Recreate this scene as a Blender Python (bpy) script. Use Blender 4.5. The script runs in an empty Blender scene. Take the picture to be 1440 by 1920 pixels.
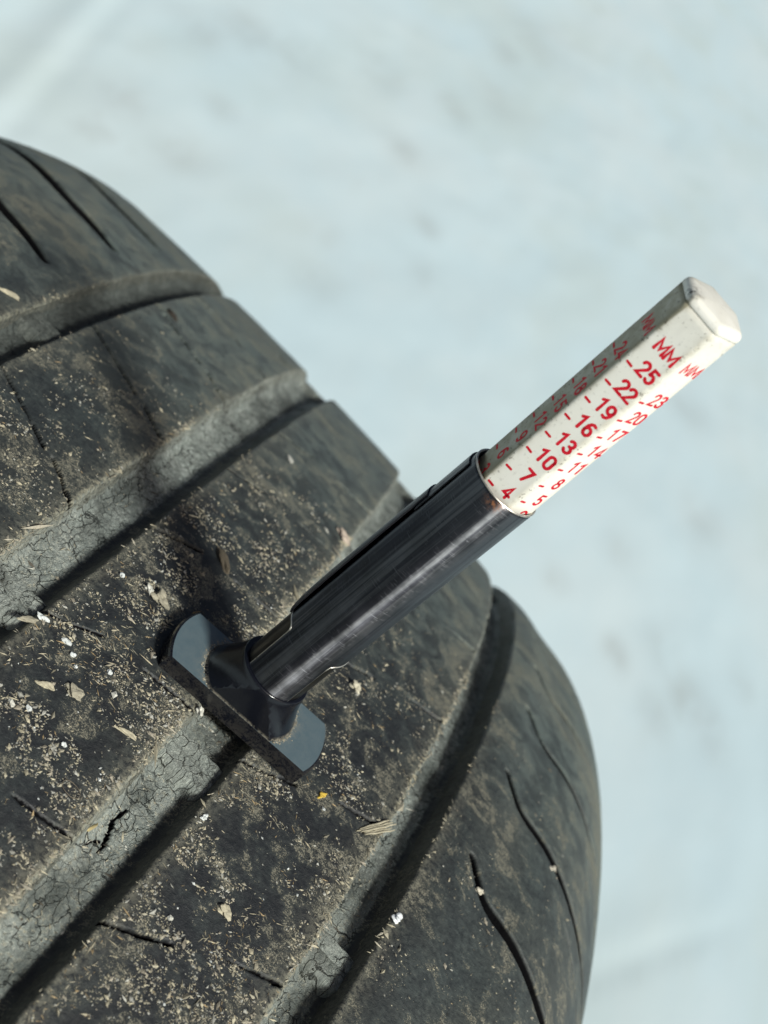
import bpy, bmesh, math, random
import numpy as np
from mathutils import Matrix, Vector

# ------------------------------------------------------------------ camera, sky, sun
sc = bpy.context.scene
COL = sc.collection
MM = 0.001
CAM = (-15.3307, -158.5337, 121.7132)
RM = [[0.6747988, 0.3285071, 0.6608549], [0.7366325, -0.3543338, -0.5760383], [0.0449306, 0.8755173, -0.4810932]]
cd = bpy.data.cameras.new('camera')
cam = bpy.data.objects.new('camera', cd); COL.objects.link(cam)
m = Matrix.Identity(4)
for r in range(3):
    m[r][0] = RM[0][r]; m[r][1] = -RM[1][r]; m[r][2] = -RM[2][r]; m[r][3] = CAM[r] * MM
cam.matrix_world = m
cd.sensor_fit = 'VERTICAL'; cd.sensor_height = 24.0; cd.sensor_width = 18.0
cd.lens = 2878.11 / 1920 * 24.0
cd.clip_start = 0.005; cd.clip_end = 500
cd.dof.use_dof = True; cd.dof.focus_distance = 0.1845; cd.dof.aperture_fstop = cd.lens / 1.5
cd.dof.aperture_blades = 0
sc.camera = cam

SUN_AZ, SUN_EL = math.radians(-40.0), math.radians(43.0)
w = bpy.data.worlds.new('World'); sc.world = w; w.use_nodes = True
nt = w.node_tree; bg = nt.nodes['Background']
sky = nt.nodes.new('ShaderNodeTexSky'); sky.sky_type = 'NISHITA'; sky.sun_disc = False
sky.sun_elevation = SUN_EL; sky.sun_rotation = math.pi / 2 - SUN_AZ
sky.air_density = 1.0; sky.dust_density = 6.0; sky.ozone_density = 0.5
nt.links.new(sky.outputs[0], bg.inputs[0]); bg.inputs[1].default_value = 0.05
sd = bpy.data.lights.new('sun', 'SUN'); sd.energy = 4.6; sd.angle = math.radians(9.0); sd.color = (0.99, 1.0, 0.93)
sun = bpy.data.objects.new('sun', sd); COL.objects.link(sun)
tosun = Vector((math.cos(SUN_EL) * math.cos(SUN_AZ), math.cos(SUN_EL) * math.sin(SUN_AZ), math.sin(SUN_EL)))
sun.rotation_euler = tosun.to_track_quat('Z', 'Y').to_euler()
sun.location = tosun * 3
sc.view_settings.view_transform = 'Standard'; sc.view_settings.look = 'None'
sc.view_settings.exposure = -0.18; sc.view_settings.gamma = 1.0

# ------------------------------------------------------------------ helpers
rnd = random.Random(7)
RS = np.random.RandomState(11)

def h2(ix, iy, seed):
    n = (ix.astype(np.int64) * 374761393 + iy.astype(np.int64) * 668265263 + seed * 974711) & 0x7fffffff
    n = ((n ^ (n >> 13)) * 1274126177) & 0x7fffffff
    n = ((n ^ (n >> 15)) * 1103515245 + 12345) & 0x7fffffff
    return ((n >> 8) & 0xffff) / 65535.0

def vnoise(x, y, seed=0):
    x = np.asarray(x, float); y = np.asarray(y, float)
    ix = np.floor(x); iy = np.floor(y); fx = x - ix; fy = y - iy
    fx = fx * fx * (3 - 2 * fx); fy = fy * fy * (3 - 2 * fy)
    ix = ix.astype(np.int64); iy = iy.astype(np.int64)
    a = h2(ix, iy, seed); b = h2(ix + 1, iy, seed); c = h2(ix, iy + 1, seed); d = h2(ix + 1, iy + 1, seed)
    return (a * (1 - fx) + b * fx) * (1 - fy) + (c * (1 - fx) + d * fx) * fy

def fbm(x, y, seed=0, octs=4):
    s = 0; a = 0.5; t = 0
    for o in range(octs):
        s = s + a * vnoise(x * 2 ** o, y * 2 ** o, seed + o * 17); t += a; a *= 0.5
    return s / t

def sstep(a, b, x):
    t = np.clip((x - a) / (b - a), 0, 1); return t * t * (3 - 2 * t)

def mesh_np(name, co, faces, uv=None, attrs=None, smooth=True):
    """co (n,3) metres, faces (m,4) or (m,3) int"""
    me = bpy.data.meshes.new(name)
    faces = np.asarray(faces, np.int32); k = faces.shape[1]
    me.vertices.add(len(co)); me.vertices.foreach_set('co', np.asarray(co, np.float32).ravel())
    me.loops.add(faces.size); me.loops.foreach_set('vertex_index', faces.ravel())
    me.polygons.add(len(faces))
    me.polygons.foreach_set('loop_start', np.arange(0, faces.size, k, dtype=np.int32))
    me.polygons.foreach_set('loop_total', np.full(len(faces), k, np.int32))
    me.polygons.foreach_set('use_smooth', np.full(len(faces), smooth))
    if uv is not None:
        l = me.uv_layers.new(name='UVMap'); l.data.foreach_set('uv', np.asarray(uv, np.float32)[faces.ravel()].ravel())
    for an, av in (attrs or {}).items():
        av = np.asarray(av, np.float32)
        if av.ndim == 1:
            at = me.attributes.new(an, 'FLOAT', 'POINT'); at.data.foreach_set('value', av)
        else:
            at = me.attributes.new(an, 'FLOAT_COLOR', 'POINT')
            at.data.foreach_set('color', np.c_[av, np.ones(len(av))].astype(np.float32).ravel())
    me.update(calc_edges=True); me.validate()
    return me

def link(name, me, mats, parent=None):
    o = bpy.data.objects.new(name, me); COL.objects.link(o)
    for mt in (mats if isinstance(mats, (list, tuple)) else [mats]):
        if me.materials.find(mt.name) < 0: me.materials.append(mt)
    if parent is not None: o.parent = parent
    return o

def tag(o, label=None, cat=None, group=None, kind=None):
    if label: o['label'] = label
    if cat: o['category'] = cat
    if group: o['group'] = group
    if kind: o['kind'] = kind
    return o

def grid_faces(nu, nv, close_u=False):
    """vertices index = i*nv + j, i in nu, j in nv"""
    iu = np.arange(nu if close_u else nu - 1); jv = np.arange(nv - 1)
    I, J = np.meshgrid(iu, jv, indexing='ij'); I2 = (I + 1) % nu
    return np.stack([I * nv + J, I2 * nv + J, I2 * nv + J + 1, I * nv + J + 1], -1).reshape(-1, 4)

class NT:
    def __init__(self, name):
        self.m = bpy.data.materials.new(name); self.m.use_nodes = True
        self.t = self.m.node_tree; self.bsdf = self.t.nodes['Principled BSDF']
    def n(self, typ, ins=None, **kw):
        nd = self.t.nodes.new(typ)
        for k, v in kw.items(): setattr(nd, k, v)
        for k, v in (ins or {}).items():
            s = nd.inputs[k]
            if isinstance(v, bpy.types.NodeSocket): self.t.links.new(v, s)
            else: s.default_value = v
        return nd
    def math(self, op, a, b=None, c=None, clamp=False):
        ins = {0: a}
        if b is not None: ins[1] = b
        if c is not None: ins[2] = c
        nd = self.n('ShaderNodeMath', ins, operation=op); nd.use_clamp = clamp
        return nd.outputs[0]
    def ramp(self, v, a, b, lo=0.0, hi=1.0, smooth=True):
        nd = self.n('ShaderNodeMapRange', {'Value': v, 'From Min': a, 'From Max': b, 'To Min': lo, 'To Max': hi})
        nd.interpolation_type = 'SMOOTHSTEP' if smooth else 'LINEAR'
        return nd.outputs[0]
    def mix(self, f, a, b, blend='MIX'):
        nd = self.t.nodes.new('ShaderNodeMix'); nd.data_type = 'RGBA'; nd.blend_type = blend
        for s, v in ((nd.inputs[0], f), (nd.inputs[6], a), (nd.inputs[7], b)):
            if isinstance(v, bpy.types.NodeSocket): self.t.links.new(v, s)
            elif isinstance(v, tuple): s.default_value = (*v[:3], 1)
            else: s.default_value = v
        return nd.outputs[2]
    def noise(self, vec, scale, detail=3.0, rough=0.55, dist=0.0):
        return self.n('ShaderNodeTexNoise', {'Vector': vec, 'Scale': scale, 'Detail': detail, 'Roughness': rough, 'Distortion': dist}).outputs[0]
    def mapping(self, vec, scale=(1, 1, 1), loc=(0, 0, 0), rot=(0, 0, 0)):
        return self.n('ShaderNodeMapping', {'Vector': vec, 'Scale': scale, 'Location': loc, 'Rotation': rot}).outputs[0]
    def attr(self, name, out='Fac'):
        return self.n('ShaderNodeAttribute', attribute_name=name).outputs[out]
    def uv(self):
        return self.n('ShaderNodeUVMap', uv_map='UVMap').outputs[0]
    def set(self, k, v):
        s = self.bsdf.inputs[k]
        if isinstance(v, bpy.types.NodeSocket): self.t.links.new(v, s)
        elif isinstance(v, tuple): s.default_value = (*v[:3], 1)
        else: s.default_value = v
    def bump(self, h, strength=0.5, dist=0.0002, normal=None):
        ins = {'Height': h, 'Strength': strength, 'Distance': dist}
        if normal is not None: ins['Normal'] = normal
        return self.n('ShaderNodeBump', ins).outputs[0]

# ------------------------------------------------------------------ materials
def mat_rubber():
    k = NT('worn_dusty_rubber')
    uv = k.uv()                                   # 1 unit = 1 mm of tread
    groove = k.attr('groove'); slit_dark = k.attr('sipe'); edge = k.attr('edge')
    sep = k.n('ShaderNodeSeparateXYZ', {0: uv}); s = sep.outputs[1]
    big = k.noise(uv, 0.055, 3, 0.55); mid = k.noise(k.mapping(uv, (1, 1, 1), (31, 7, 0)), 0.22, 4, 0.62, 0.6)
    fine = k.noise(k.mapping(uv, (1, 1, 1), (3, 70, 0)), 1.3, 4, 0.68)
    grit = k.noise(k.mapping(uv, (1, 1, 1), (13, 5, 0)), 4.6, 3, 0.7)
    sx = k.ramp(s, 10, 95, 0.0, 1.0)
    # thin grey film of dust
    film = k.math('MULTIPLY', k.ramp(mid, 0.38, 0.70), k.ramp(fine, 0.30, 0.66, 0.35, 1.0))
    film = k.math('MULTIPLY_ADD', film, k.ramp(s, -10, 70, 0.36, 0.62), k.math('MULTIPLY', k.math('MULTIPLY', sx, k.ramp(mid, 0.36, 0.62, 0.55, 1.35)), k.ramp(fine, 0.25, 0.7, 0.42, 0.74)))
    sh = k.math('MAXIMUM', k.ramp(sep.outputs[0], 30, 42), k.math('MAXIMUM', k.ramp(sep.outputs[0], -60, -72), k.ramp(sep.outputs[0], -31, -36, 0.0, 0.55)))
    film = k.math('MULTIPLY_ADD', sh, k.ramp(fine, 0.25, 0.7, 0.10, 0.30), film)
    film = k.math('MULTIPLY', film, k.ramp(big, 0.28, 0.66, 0.55, 1.15), clamp=True)
    tint = k.mix(k.ramp(big, 0.35, 0.65), (0.128, 0.160, 0.152), (0.152, 0.170, 0.150))
    rub = k.mix(fine, (0.010, 0.012, 0.0145), (0.021, 0.0235, 0.0265))
    col = k.mix(film, rub, tint)
    # dried mud specks
    patch = k.math('ADD', mid, k.math('MULTIPLY', k.math('SUBTRACT', big, 0.5), 0.7))
    thr = k.ramp(patch, 0.36, 0.64, 0.75, 0.475)
    sp = k.math('SUBTRACT', k.math('ADD', k.math('MULTIPLY', grit, 0.6), k.math('MULTIPLY', fine, 0.4)), thr)
    sp = k.ramp(sp, 0.0, 0.06)
    sp = k.math('MULTIPLY', sp, k.ramp(s, 30, 100, 0.85, 0.35))
    mud = k.mix(k.noise(uv, 2.3, 2), (0.17, 0.155, 0.115), (0.31, 0.30, 0.24))
    col = k.mix(sp, col, mud)
    # groove walls and floor: pale dust over cracked rubber, shadowed side painted dark
    wr = k.n('ShaderNodeTexNoise', {'Vector': uv, 'Scale': 0.9, 'Detail': 3.0}).outputs[1]
    warped = k.n('ShaderNodeVectorMath', {0: uv, 1: k.n('ShaderNodeVectorMath', {0: wr, 'Scale': 0.9}, operation='SCALE').outputs[0]}, operation='ADD').outputs[0]
    wl = k.n('ShaderNodeTexNoise', {'Vector': uv, 'Scale': 0.28, 'Detail': 2.0}).outputs[1]
    warped = k.n('ShaderNodeVectorMath', {0: warped, 1: k.n('ShaderNodeVectorMath', {0: wl, 'Scale': 2.6}, operation='SCALE').outputs[0]}, operation='ADD').outputs[0]
    vor = k.n('ShaderNodeTexVoronoi', {'Vector': k.mapping(warped, (0.70, 0.34, 1)), 'Scale': 1.0}, feature='DISTANCE_TO_EDGE').outputs['Distance']
    vor2 = k.n('ShaderNodeTexVoronoi', {'Vector': k.mapping(warped, (1.7, 0.8, 1), (4, 9, 0)), 'Scale': 1.0}, feature='DISTANCE_TO_EDGE').outputs['Distance']
    cmask = k.ramp(k.noise(uv, 0.26, 4), 0.38, 0.58)
    cr1 = k.math('MULTIPLY', k.ramp(vor, 0.006, 0.055, 1.0, 0.0), cmask)
    cr2 = k.math('MULTIPLY', k.ramp(vor2, 0.005, 0.06, 0.30, 0.0), k.ramp(k.noise(uv, 0.3, 2), 0.40, 0.56))
    crack = k.math('MAXIMUM', cr1, cr2)
    gd = k.mix(k.ramp(mid, 0.35, 0.65), (0.43, 0.485, 0.45), (0.60, 0.65, 0.605))
    gd = k.mix(k.math('MULTIPLY', k.ramp(fine, 0.45, 0.75), k.ramp(s, 14, -14, 0.05, 1.0)), gd, (0.49, 0.455, 0.335))
    gd = k.mix(k.ramp(k.math('ADD', k.math('MULTIPLY', grit, .5), k.math('MULTIPLY', fine, .5)), 0.44, 0.66, 0.75, 0.0), gd, (0.13, 0.145, 0.135))
    gd = k.mix(k.ramp(k.noise(k.mapping(uv, (1, .35, 1), (8, 1, 0)), 0.5, 3), 0.48, 0.72, 0.0, 0.55), gd, (0.15, 0.17, 0.16))
    gd = k.mix(k.math('MULTIPLY', crack, 0.93), gd, (0.014, 0.016, 0.016))
    gf = k.math('MULTIPLY', k.ramp(sep.outputs[0], -57, -40, 0.22, 1.0), k.ramp(k.noise(k.mapping(uv, (1, .45, 1), (40, 2, 0)), 0.16, 4, 0.6), 0.30, 0.60, 0.25, 1.0))
    gf = k.math('MULTIPLY', gf, k.ramp(sep.outputs[0], 8, 26, 1.0, 0.9))
    gd = k.mix(gf, k.mix(fine, (0.028, 0.033, 0.032), (0.075, 0.085, 0.080)), gd)
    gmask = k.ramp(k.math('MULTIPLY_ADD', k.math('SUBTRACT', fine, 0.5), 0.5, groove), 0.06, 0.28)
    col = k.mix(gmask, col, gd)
    # straw coloured dust fringe along the rib edges
    fr = k.math('MULTIPLY', edge, k.ramp(k.math('ADD', fine, k.math('MULTIPLY', grit, 0.5)), 0.58, 0.86))
    col = k.mix(k.math('MULTIPLY', fr, k.ramp(s, 0, 60, 0.85, 0.35)), col, (0.29, 0.28, 0.215))
    cut = k.ramp(slit_dark, 0.08, 0.40)
    col = k.mix(cut, col, (0.006, 0.006, 0.007))  # shade inside the slits painted in, blacker than the rubber
    k.set('Base Color', col)
    rough = k.math('MAXIMUM', k.ramp(fine, 0.3, 0.7, 0.46, 0.62), k.math('MULTIPLY', k.math('MAXIMUM', gmask, k.math('MAXIMUM', sp, film)), 0.9))
    k.set('Roughness', k.math('MAXIMUM', rough, cut))
    k.set('Specular IOR Level', k.math('MULTIPLY', k.math('MULTIPLY_ADD', k.math('MAXIMUM', gmask, film), -0.3, 0.5), k.math('SUBTRACT', 1.0, k.math('MULTIPLY', cut, 0.9))))
    hgt = k.math('ADD', k.math('MULTIPLY', grit, 0.5), k.math('MULTIPLY', fine, 0.8))
    hgt = k.math('ADD', hgt, k.math('MULTIPLY', sp, 0.7))
    hgt = k.math('SUBTRACT', hgt, k.math('MULTIPLY', k.math('MULTIPLY', crack, gmask), 2.2))
    ruck = k.noise(k.mapping(uv, (1.6, .7, 1), (3, 3, 0)), 0.9, 5, 0.7)
    hgt = k.math('ADD', hgt, k.math('MULTIPLY', k.math('MULTIPLY', ruck, gmask), 2.6))
    k.set('Normal', k.bump(hgt, 0.8, 0.0002))
    return k.m

def mat_plain(name, col, rough=0.5, metal=0.0, spec=0.5, nz=None):
    k = NT(name)
    tc = k.n('ShaderNodeTexCoord').outputs['Object']
    f = k.noise(tc, (nz or 900.0), 3, 0.6)
    k.set('Base Color', k.mix(f, tuple(c * 0.8 for c in col), tuple(min(1, c * 1.2) for c in col)))
    k.set('Roughness', k.ramp(f, 0.3, 0.7, max(0, rough - 0.08), min(1, rough + 0.08)))
    k.set('Metallic', metal); k.set('Specular IOR Level', spec)
    k.set('Normal', k.bump(f, 0.15, 0.0001))
    return k.m

def mat_debris():
    k = NT('dry_debris')
    tc = k.n('ShaderNodeTexCoord').outputs['Object']
    f = k.noise(tc, 2500.0, 3, 0.6)
    c = k.attr('tint', 'Color')
    k.set('Base Color', k.mix(k.ramp(f, 0.3, 0.7, 0.0, 0.45), c, k.mix(0.55, c, (0.05, 0.04, 0.03))))
    k.set('Roughness', 0.9); k.set('Specular IOR Level', 0.2)
    k.set('Normal', k.bump(f, 0.5, 0.0001))
    return k.m

def mat_snow():
    k = NT('trodden_snow')
    tc = k.n('ShaderNodeTexCoord').outputs['Object']
    a = k.noise(k.mapping(tc, (1, .45, 1)), 3.6, 5, 0.6); b = k.noise(k.mapping(tc, (1, .45, 1)), 16.0, 4, 0.6); c = k.noise(k.mapping(tc, (1, .45, 1), (5, 3, 0)), 60.0, 3, 0.6)
    col = k.mix(k.ramp(a, 0.35, 0.7), (0.505, 0.632, 0.69), (0.545, 0.645, 0.685))
    cl = k.noise(k.mapping(tc, (1.6, .6, 1), (2, 8, 0)), 2.6, 4, 0.55)
    col = k.mix(k.ramp(cl, 0.44, 0.70, 0.0, 0.5), col, (0.475, 0.56, 0.56))
    dirt = k.attr('dirt')
    dm = k.math('MULTIPLY', dirt, k.ramp(k.math('ADD', k.math('MULTIPLY', b, 0.6), k.math('MULTIPLY', c, 0.4)), 0.25, 0.65))
    dm = k.math('MAXIMUM', dm, k.math('MULTIPLY', k.ramp(b, 0.60, 0.74), k.ramp(a, 0.5, 0.68, 0.0, 0.35)))
    col = k.mix(k.math('MULTIPLY', dm, 0.52), col, (0.26, 0.265, 0.255))
    k.set('Base Color', col); k.set('Roughness', 0.9); k.set('Specular IOR Level', 0.2)
    k.set('Normal', k.bump(k.math('ADD', b, k.math('MULTIPLY', c, 0.4)), 0.12, 0.006))
    return k.m

def mat_foot(name, base, rough, spec):
    k = NT(name)
    tc = k.n('ShaderNodeTexCoord').outputs['Object']
    f = k.noise(tc, 700.0, 4, 0.6); g = k.noise(tc, 3600.0, 2, 0.6)
    dust = k.attr('dust')
    dd = k.math('MULTIPLY', dust, k.ramp(k.math('ADD', k.math('MULTIPLY', f, 0.5), k.math('MULTIPLY', g, 0.5)), 0.40, 0.58))
    spk = k.ramp(g, 0.73, 0.78, 0.0, 0.35)
    dd = k.math('MAXIMUM', dd, k.math('MULTIPLY', spk, k.ramp(f, 0.45, 0.6)))
    k.set('Base Color', k.mix(dd, k.mix(f, tuple(c * .9 for c in base), tuple(c * 1.1 for c in base)), (0.26, 0.24, 0.19)))
    k.set('Roughness', k.math('MAXIMUM', k.ramp(f, 0.3, 0.7, rough - .03, rough + .04), k.math('MULTIPLY', dd, 0.9)))
    k.set('Specular IOR Level', spec)
    k.set('Normal', k.bump(g, 0.10, 0.00006))
    return k.m

def mat_steel(name, base, rough, scratch=1.0):
    k = NT(name)
    uv = k.uv()                                    # mm : (arc length, z)
    lon = k.noise(k.mapping(uv, (1.9, 0.035, 1)), 1.0, 5, 0.65)          # draw marks along the barrel
    blot = k.noise(uv, 0.22, 3, 0.6)
    refl_band = k.noise(k.mapping(uv, (0.75, 0.012, 1), (6, 1, 0)), 1.0, 4, 0.7)
    hair = k.noise(k.mapping(uv, (0.55, 6.0, 1), (2, 2, 0), (0, 0, 0.3)), 1.0, 1, 0.5, 0.4)   # short hairlines round the barrel
    hair2 = k.noise(k.mapping(uv, (0.75, 8.0, 1), (9, 4, 0), (0, 0, -0.6)), 1.0, 1, 0.5, 0.4)
    hh = k.math('MAXIMUM', k.ramp(hair, 0.63, 0.70), k.ramp(hair2, 0.65, 0.72))
    hh = k.math('MULTIPLY', hh, k.ramp(k.noise(uv, 0.5, 2), 0.40, 0.60))
    rust = k.attr('rust')
    rn = k.math('MULTIPLY', rust, k.ramp(k.noise(uv, 2.2, 4, 0.7), 0.42, 0.6))
    c = k.mix(k.ramp(blot, 0.3, 0.7), tuple(v * 0.75 for v in base), tuple(v * 1.2 for v in base))
    c = k.mix(k.ramp(refl_band, 0.40, 0.62), k.mix(1.0, c, (0.42, 0.42, 0.46), 'MULTIPLY'), k.mix(1.0, c, (1.35, 1.35, 1.32), 'MULTIPLY'))  # light and dark reflection bands put into the base colour
    c = k.mix(k.ramp(lon, 0.58, 0.70, 0, 0.6), c, tuple(v * 1.7 for v in base))
    c = k.mix(k.math('MULTIPLY', hh, 0.32 * scratch), c, tuple(v * 2.8 for v in base))
    c = k.mix(rn, c, (0.30, 0.11, 0.035))
    k.set('Base Color', c); k.set('Metallic', k.math('SUBTRACT', 1.0, rn))
    k.set('Roughness', k.math('MAXIMUM', k.math('MULTIPLY_ADD', k.math('MULTIPLY', hh, scratch), 0.22, k.ramp(blot, 0.3, 0.7, rough - 0.06, rough + 0.05)), k.math('MULTIPLY', rn, 0.8)))
    h = k.math('ADD', k.math('MULTIPLY', lon, 0.45), k.math('MULTIPLY', hh, -0.6 * scratch))
    h = k.math('ADD', h, k.math('MULTIPLY', k.noise(k.mapping(uv, (1.1, 4.2, 1), (0, 0, 0), (0, 0, 0.35)), 1.0, 2, 0.6), 0.75 * scratch))
    k.set('Coat Weight', 0.22); k.set('Coat Roughness', 0.09)
    k.set('Anisotropic', 0.97); k.set('Anisotropic Rotation', 0.25)
    k.set('Tangent', k.n('ShaderNodeTangent', direction_type='RADIAL', axis='Z').outputs[0])
    k.set('Normal', k.bump(h, 0.40, 0.00004))
    return k.m

def mat_stick():
    k = NT('aged_ivory_plastic')
    tc = k.n('ShaderNodeTexCoord').outputs['Object']
    g = k.attr('grime_shade')
    f = k.noise(tc, 420.0, 4, 0.62, 0.5); fi = k.noise(tc, 2300.0, 3, 0.65)
    col = k.mix(k.ramp(f, 0.3, 0.7), (0.80, 0.785, 0.715), (0.84, 0.83, 0.775))
    haze = k.math('MULTIPLY', g, k.ramp(f, 0.30, 0.62))
    col = k.mix(k.math('MULTIPLY', haze, 0.80), col, (0.36, 0.32, 0.215))
    col = k.mix(k.math('MULTIPLY', k.ramp(g, 0.72, 0.95), k.ramp(f, 0.25, 0.7, 0.75, 0.95)), col, (0.275, 0.25, 0.165))  # left face: grime plus its shade, both put into the colour
    dots = k.math('MULTIPLY', k.ramp(fi, 0.61, 0.67), k.math('ADD', k.math('MULTIPLY', g, 1.2), 0.08), clamp=True)
    col = k.mix(k.math('MULTIPLY', dots, 0.85), col, (0.09, 0.075, 0.05))
    bl = k.attr('stain')
    blm = k.math('MULTIPLY', bl, k.ramp(k.math('ADD', k.math('MULTIPLY', fi, .6), k.math('MULTIPLY', f, .4)), 0.42, 0.54))
    col = k.mix(blm, col, (0.03, 0.027, 0.022))
    k.set('Base Color', col); k.set('Roughness', k.ramp(f, 0.3, 0.7, 0.36, 0.5))
    k.set('Subsurface Weight', 0.0)
    k.set('Normal', k.bump(k.math('ADD', f, k.math('MULTIPLY', fi, 0.4)), 0.12, 0.0001))
    return k.m

RUB = mat_rubber(); SNOW = mat_snow(); FOOT = mat_foot('black_gloss_plastic', (0.006, 0.007, 0.011), 0.15, 0.42); FOOT_TOP = mat_foot('black_plastic_sky_sheen', (0.088, 0.128, 0.150), 0.33, 0.6); STICK = mat_stick(); DEB = mat_debris()  # FOOT_TOP is the same black plastic with sky reflection painted into its colour
STEEL = mat_steel('black_chromed_steel', (0.120, 0.125, 0.138), 0.40)
INNER = mat_steel('brown_inner_steel', (0.085, 0.075, 0.062), 0.34, 0.3)
BARE = mat_plain('worn_bright_edge', (0.74, 0.71, 0.64), 0.35, 0.85)
def mat_ink():
    k = NT('red_ink'); tc = k.n('ShaderNodeTexCoord').outputs['Object']
    f = k.noise(tc, 1500.0, 3, 0.6); f2 = k.noise(tc, 5000.0, 2, 0.6)
    c = k.mix(k.ramp(f, 0.35, 0.65), (0.56, 0.008, 0.022), (0.68, 0.016, 0.038))
    k.set('Base Color', k.mix(k.math('MULTIPLY', k.ramp(f2, 0.66, 0.74), k.ramp(f, 0.5, 0.65)), c, (0.66, 0.42, 0.36))); k.set('Roughness', 0.55); k.set('Specular IOR Level', 0.15)
    return k.m
INK = mat_ink()
SEAM = mat_plain('dark_seam', (0.035, 0.03, 0.022), 0.9)
SIDE = mat_plain('sidewall_rubber', (0.028, 0.029, 0.030), 0.6, 0.0, 0.4, 300.0)

# ------------------------------------------------------------------ ground: snow
GZ = -0.640
def ridge(x, y):
    # a packed ridge beside a rut, running away on the left
    ax, ay, bx, by = -0.475, 1.161, -0.609, 1.584
    dx, dy = bx - ax, by - ay; L = math.hypot(dx, dy); dx /= L; dy /= L
    return (x - ax) * (-dy) + (y - ay) * dx          # signed distance, positive to the left
SPOTS = [(-.36, 3.1, .10, .5), (-.30, 2.6, .07, .4), (-.42, 2.2, .05, .45), (-.55, 1.75, .04, .5), (.62, 1.70, .05, .4), (.30, 1.62, .03, .45), (-0.438, 1.63, .020, .9), (-0.318, 2.342, .030, .8), (-0.488, 1.443, .035, .6), (-0.402, 1.448, .03, .5), (0.361, 1.41, .020, .9),
         (0.472, 1.462, .030, 1.0), (0.505, 1.475, .022, .8), (0.253, 1.419, .02, .6), (-0.17, 1.878, .022, .7), (-0.187, 1.483, .03, .55),
         (-0.281, 2.022, .035, .6), (-0.368, 2.837, .05, .6), (-0.535, 1.885, .05, .6), (0.44, 1.38, .03, .6), (0.41, 1.50, .03, .5),
         (0.52, 1.45, .03, .5), (-0.49, 1.95, .05, .5), (-0.12, 1.75, .03, .5), (0.40, 1.9, .05, .5), (0.30, 2.2, .05, .5), (-0.23, 1.60, .03, .4), (0.545, 1.62, .03, .4)]
def axis_lines(dense, coarse):
    return np.array(sorted(set(np.round(np.concatenate([dense, coarse]), 5))))
gx = axis_lines(np.arange(-1.6, 1.6, 0.012), np.concatenate([-1.6 - np.geomspace(.05, 60, 22), 1.6 + np.geomspace(.05, 60, 22)]))
gy = axis_lines(np.arange(-0.6, 3.2, 0.012), np.concatenate([-0.6 - np.geomspace(.05, 60, 22), 3.2 + np.geomspace(.03, 60, 60)]))
X, Y = np.meshgrid(gx, gy, indexing='ij'); X = X.ravel(); Y = Y.ravel()
near = np.exp(-np.maximum(0, np.hypot(X, Y - 1.3) - 2.5) / 4)
Z = GZ + near * (0.008 * (fbm(X * 5, Y * 2.2, 3) - 0.5) + 0.003 * (fbm(X * 17, Y * 8, 5) - 0.5))
rd = ridge(X, Y)
Z += 0.0028 * np.exp(-((rd - 0.020) / 0.011) ** 2) - 0.0025 * np.exp(-((rd + 0.006) / 0.010) ** 2) - 0.003 * np.exp(-((rd - 0.060) / 0.02) ** 2)
r2 = np.abs((X - 0.48) * 0.9 - (Y - 0.96) * 0.5)
Z += -0.003 * np.exp(-(r2 / 0.007) ** 2) * sstep(1.25, 1.05, Y)
dirt = np.zeros_like(X)
for sx_, sy_, sr, sa in SPOTS:
    dirt = np.maximum(dirt, sa * np.exp(-(((X - sx_) / sr) ** 2 + ((Y - sy_) / (sr * 1.7)) ** 2)))
g = link('snow_ground', mesh_np('snow_ground', np.c_[X, Y, Z], grid_faces(len(gx), len(gy))[:, ::-1], None, {'dirt': dirt}), SNOW)
tag(g, 'trodden bluish white snow with faint dirt stains behind the tyre', None, None, 'structure')

def octa(n, pos, size, tang, nrm, flat, elong, col):
    """n irregular flattened octahedra -> co, faces, tint"""
    base = np.array([[1, 0, 0], [0, 1, 0], [-1, 0, 0], [0, -1, 0], [0, 0, 1], [0, 0, -1]], float)
    jit = 1 + (RS.rand(n, 6, 1) - 0.5) * 0.9
    v = base[None] * jit + (RS.rand(n, 6, 3) - 0.5) * 0.35
    v[:, :, 0] *= (size * elong)[:, None]; v[:, :, 1] *= (size / np.sqrt(elong))[:, None]; v[:, :, 2] *= (size * flat)[:, None]
    bit = np.cross(nrm, tang)
    co = pos[:, None] + v[:, :, 0:1] * tang[:, None] + v[:, :, 1:2] * bit[:, None] + v[:, :, 2:3] * nrm[:, None]
    f = np.array([[0, 1, 4], [1, 2, 4], [2, 3, 4], [3, 0, 4], [1, 0, 5], [2, 1, 5], [3, 2, 5], [0, 3, 5]])
    F = (f[None] + (np.arange(n) * 6)[:, None, None]).reshape(-1, 3)
    return co.reshape(-1, 3), F, np.repeat(col, 6, 0)

# ------------------------------------------------------------------ tyre
R = 316.0
XR, XL = 81.0, -110.0
def drad(x):
    x = np.asarray(x, float)
    u = (x + 9.337) / 50
    r = -1.518 * u ** 2 + 1.518 * (9.337 / 50) ** 2
    r = r - 1.805 * np.clip((x - 47.826) / 10, 0, None) ** 2 - 1.144 * np.clip((-84.507 - x) / 10, 0, None) ** 2
    return r + 0.7 * np.exp(-((x - 37) / 5) ** 2)
def tread(x, s, h):
    """tread coordinates (mm across, mm round, mm above the wear surface) -> metres"""
    r = R + drad(x) + h; t = np.asarray(s, float) / R
    return np.stack([np.asarray(x, float) + 0 * t, r * np.sin(t), r * np.cos(t) - R], -1) * MM
GEDGE = [(-62.1, -56.1), (-34.4, -26.0), (-4.3, 3.9), (25.2, 31.8)]
GDEPTH = [3.2, 3.3, 3.4, 4.1]
S_NEAR, S_FAR = -78.0, 156.0
HALF = math.pi * R
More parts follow.
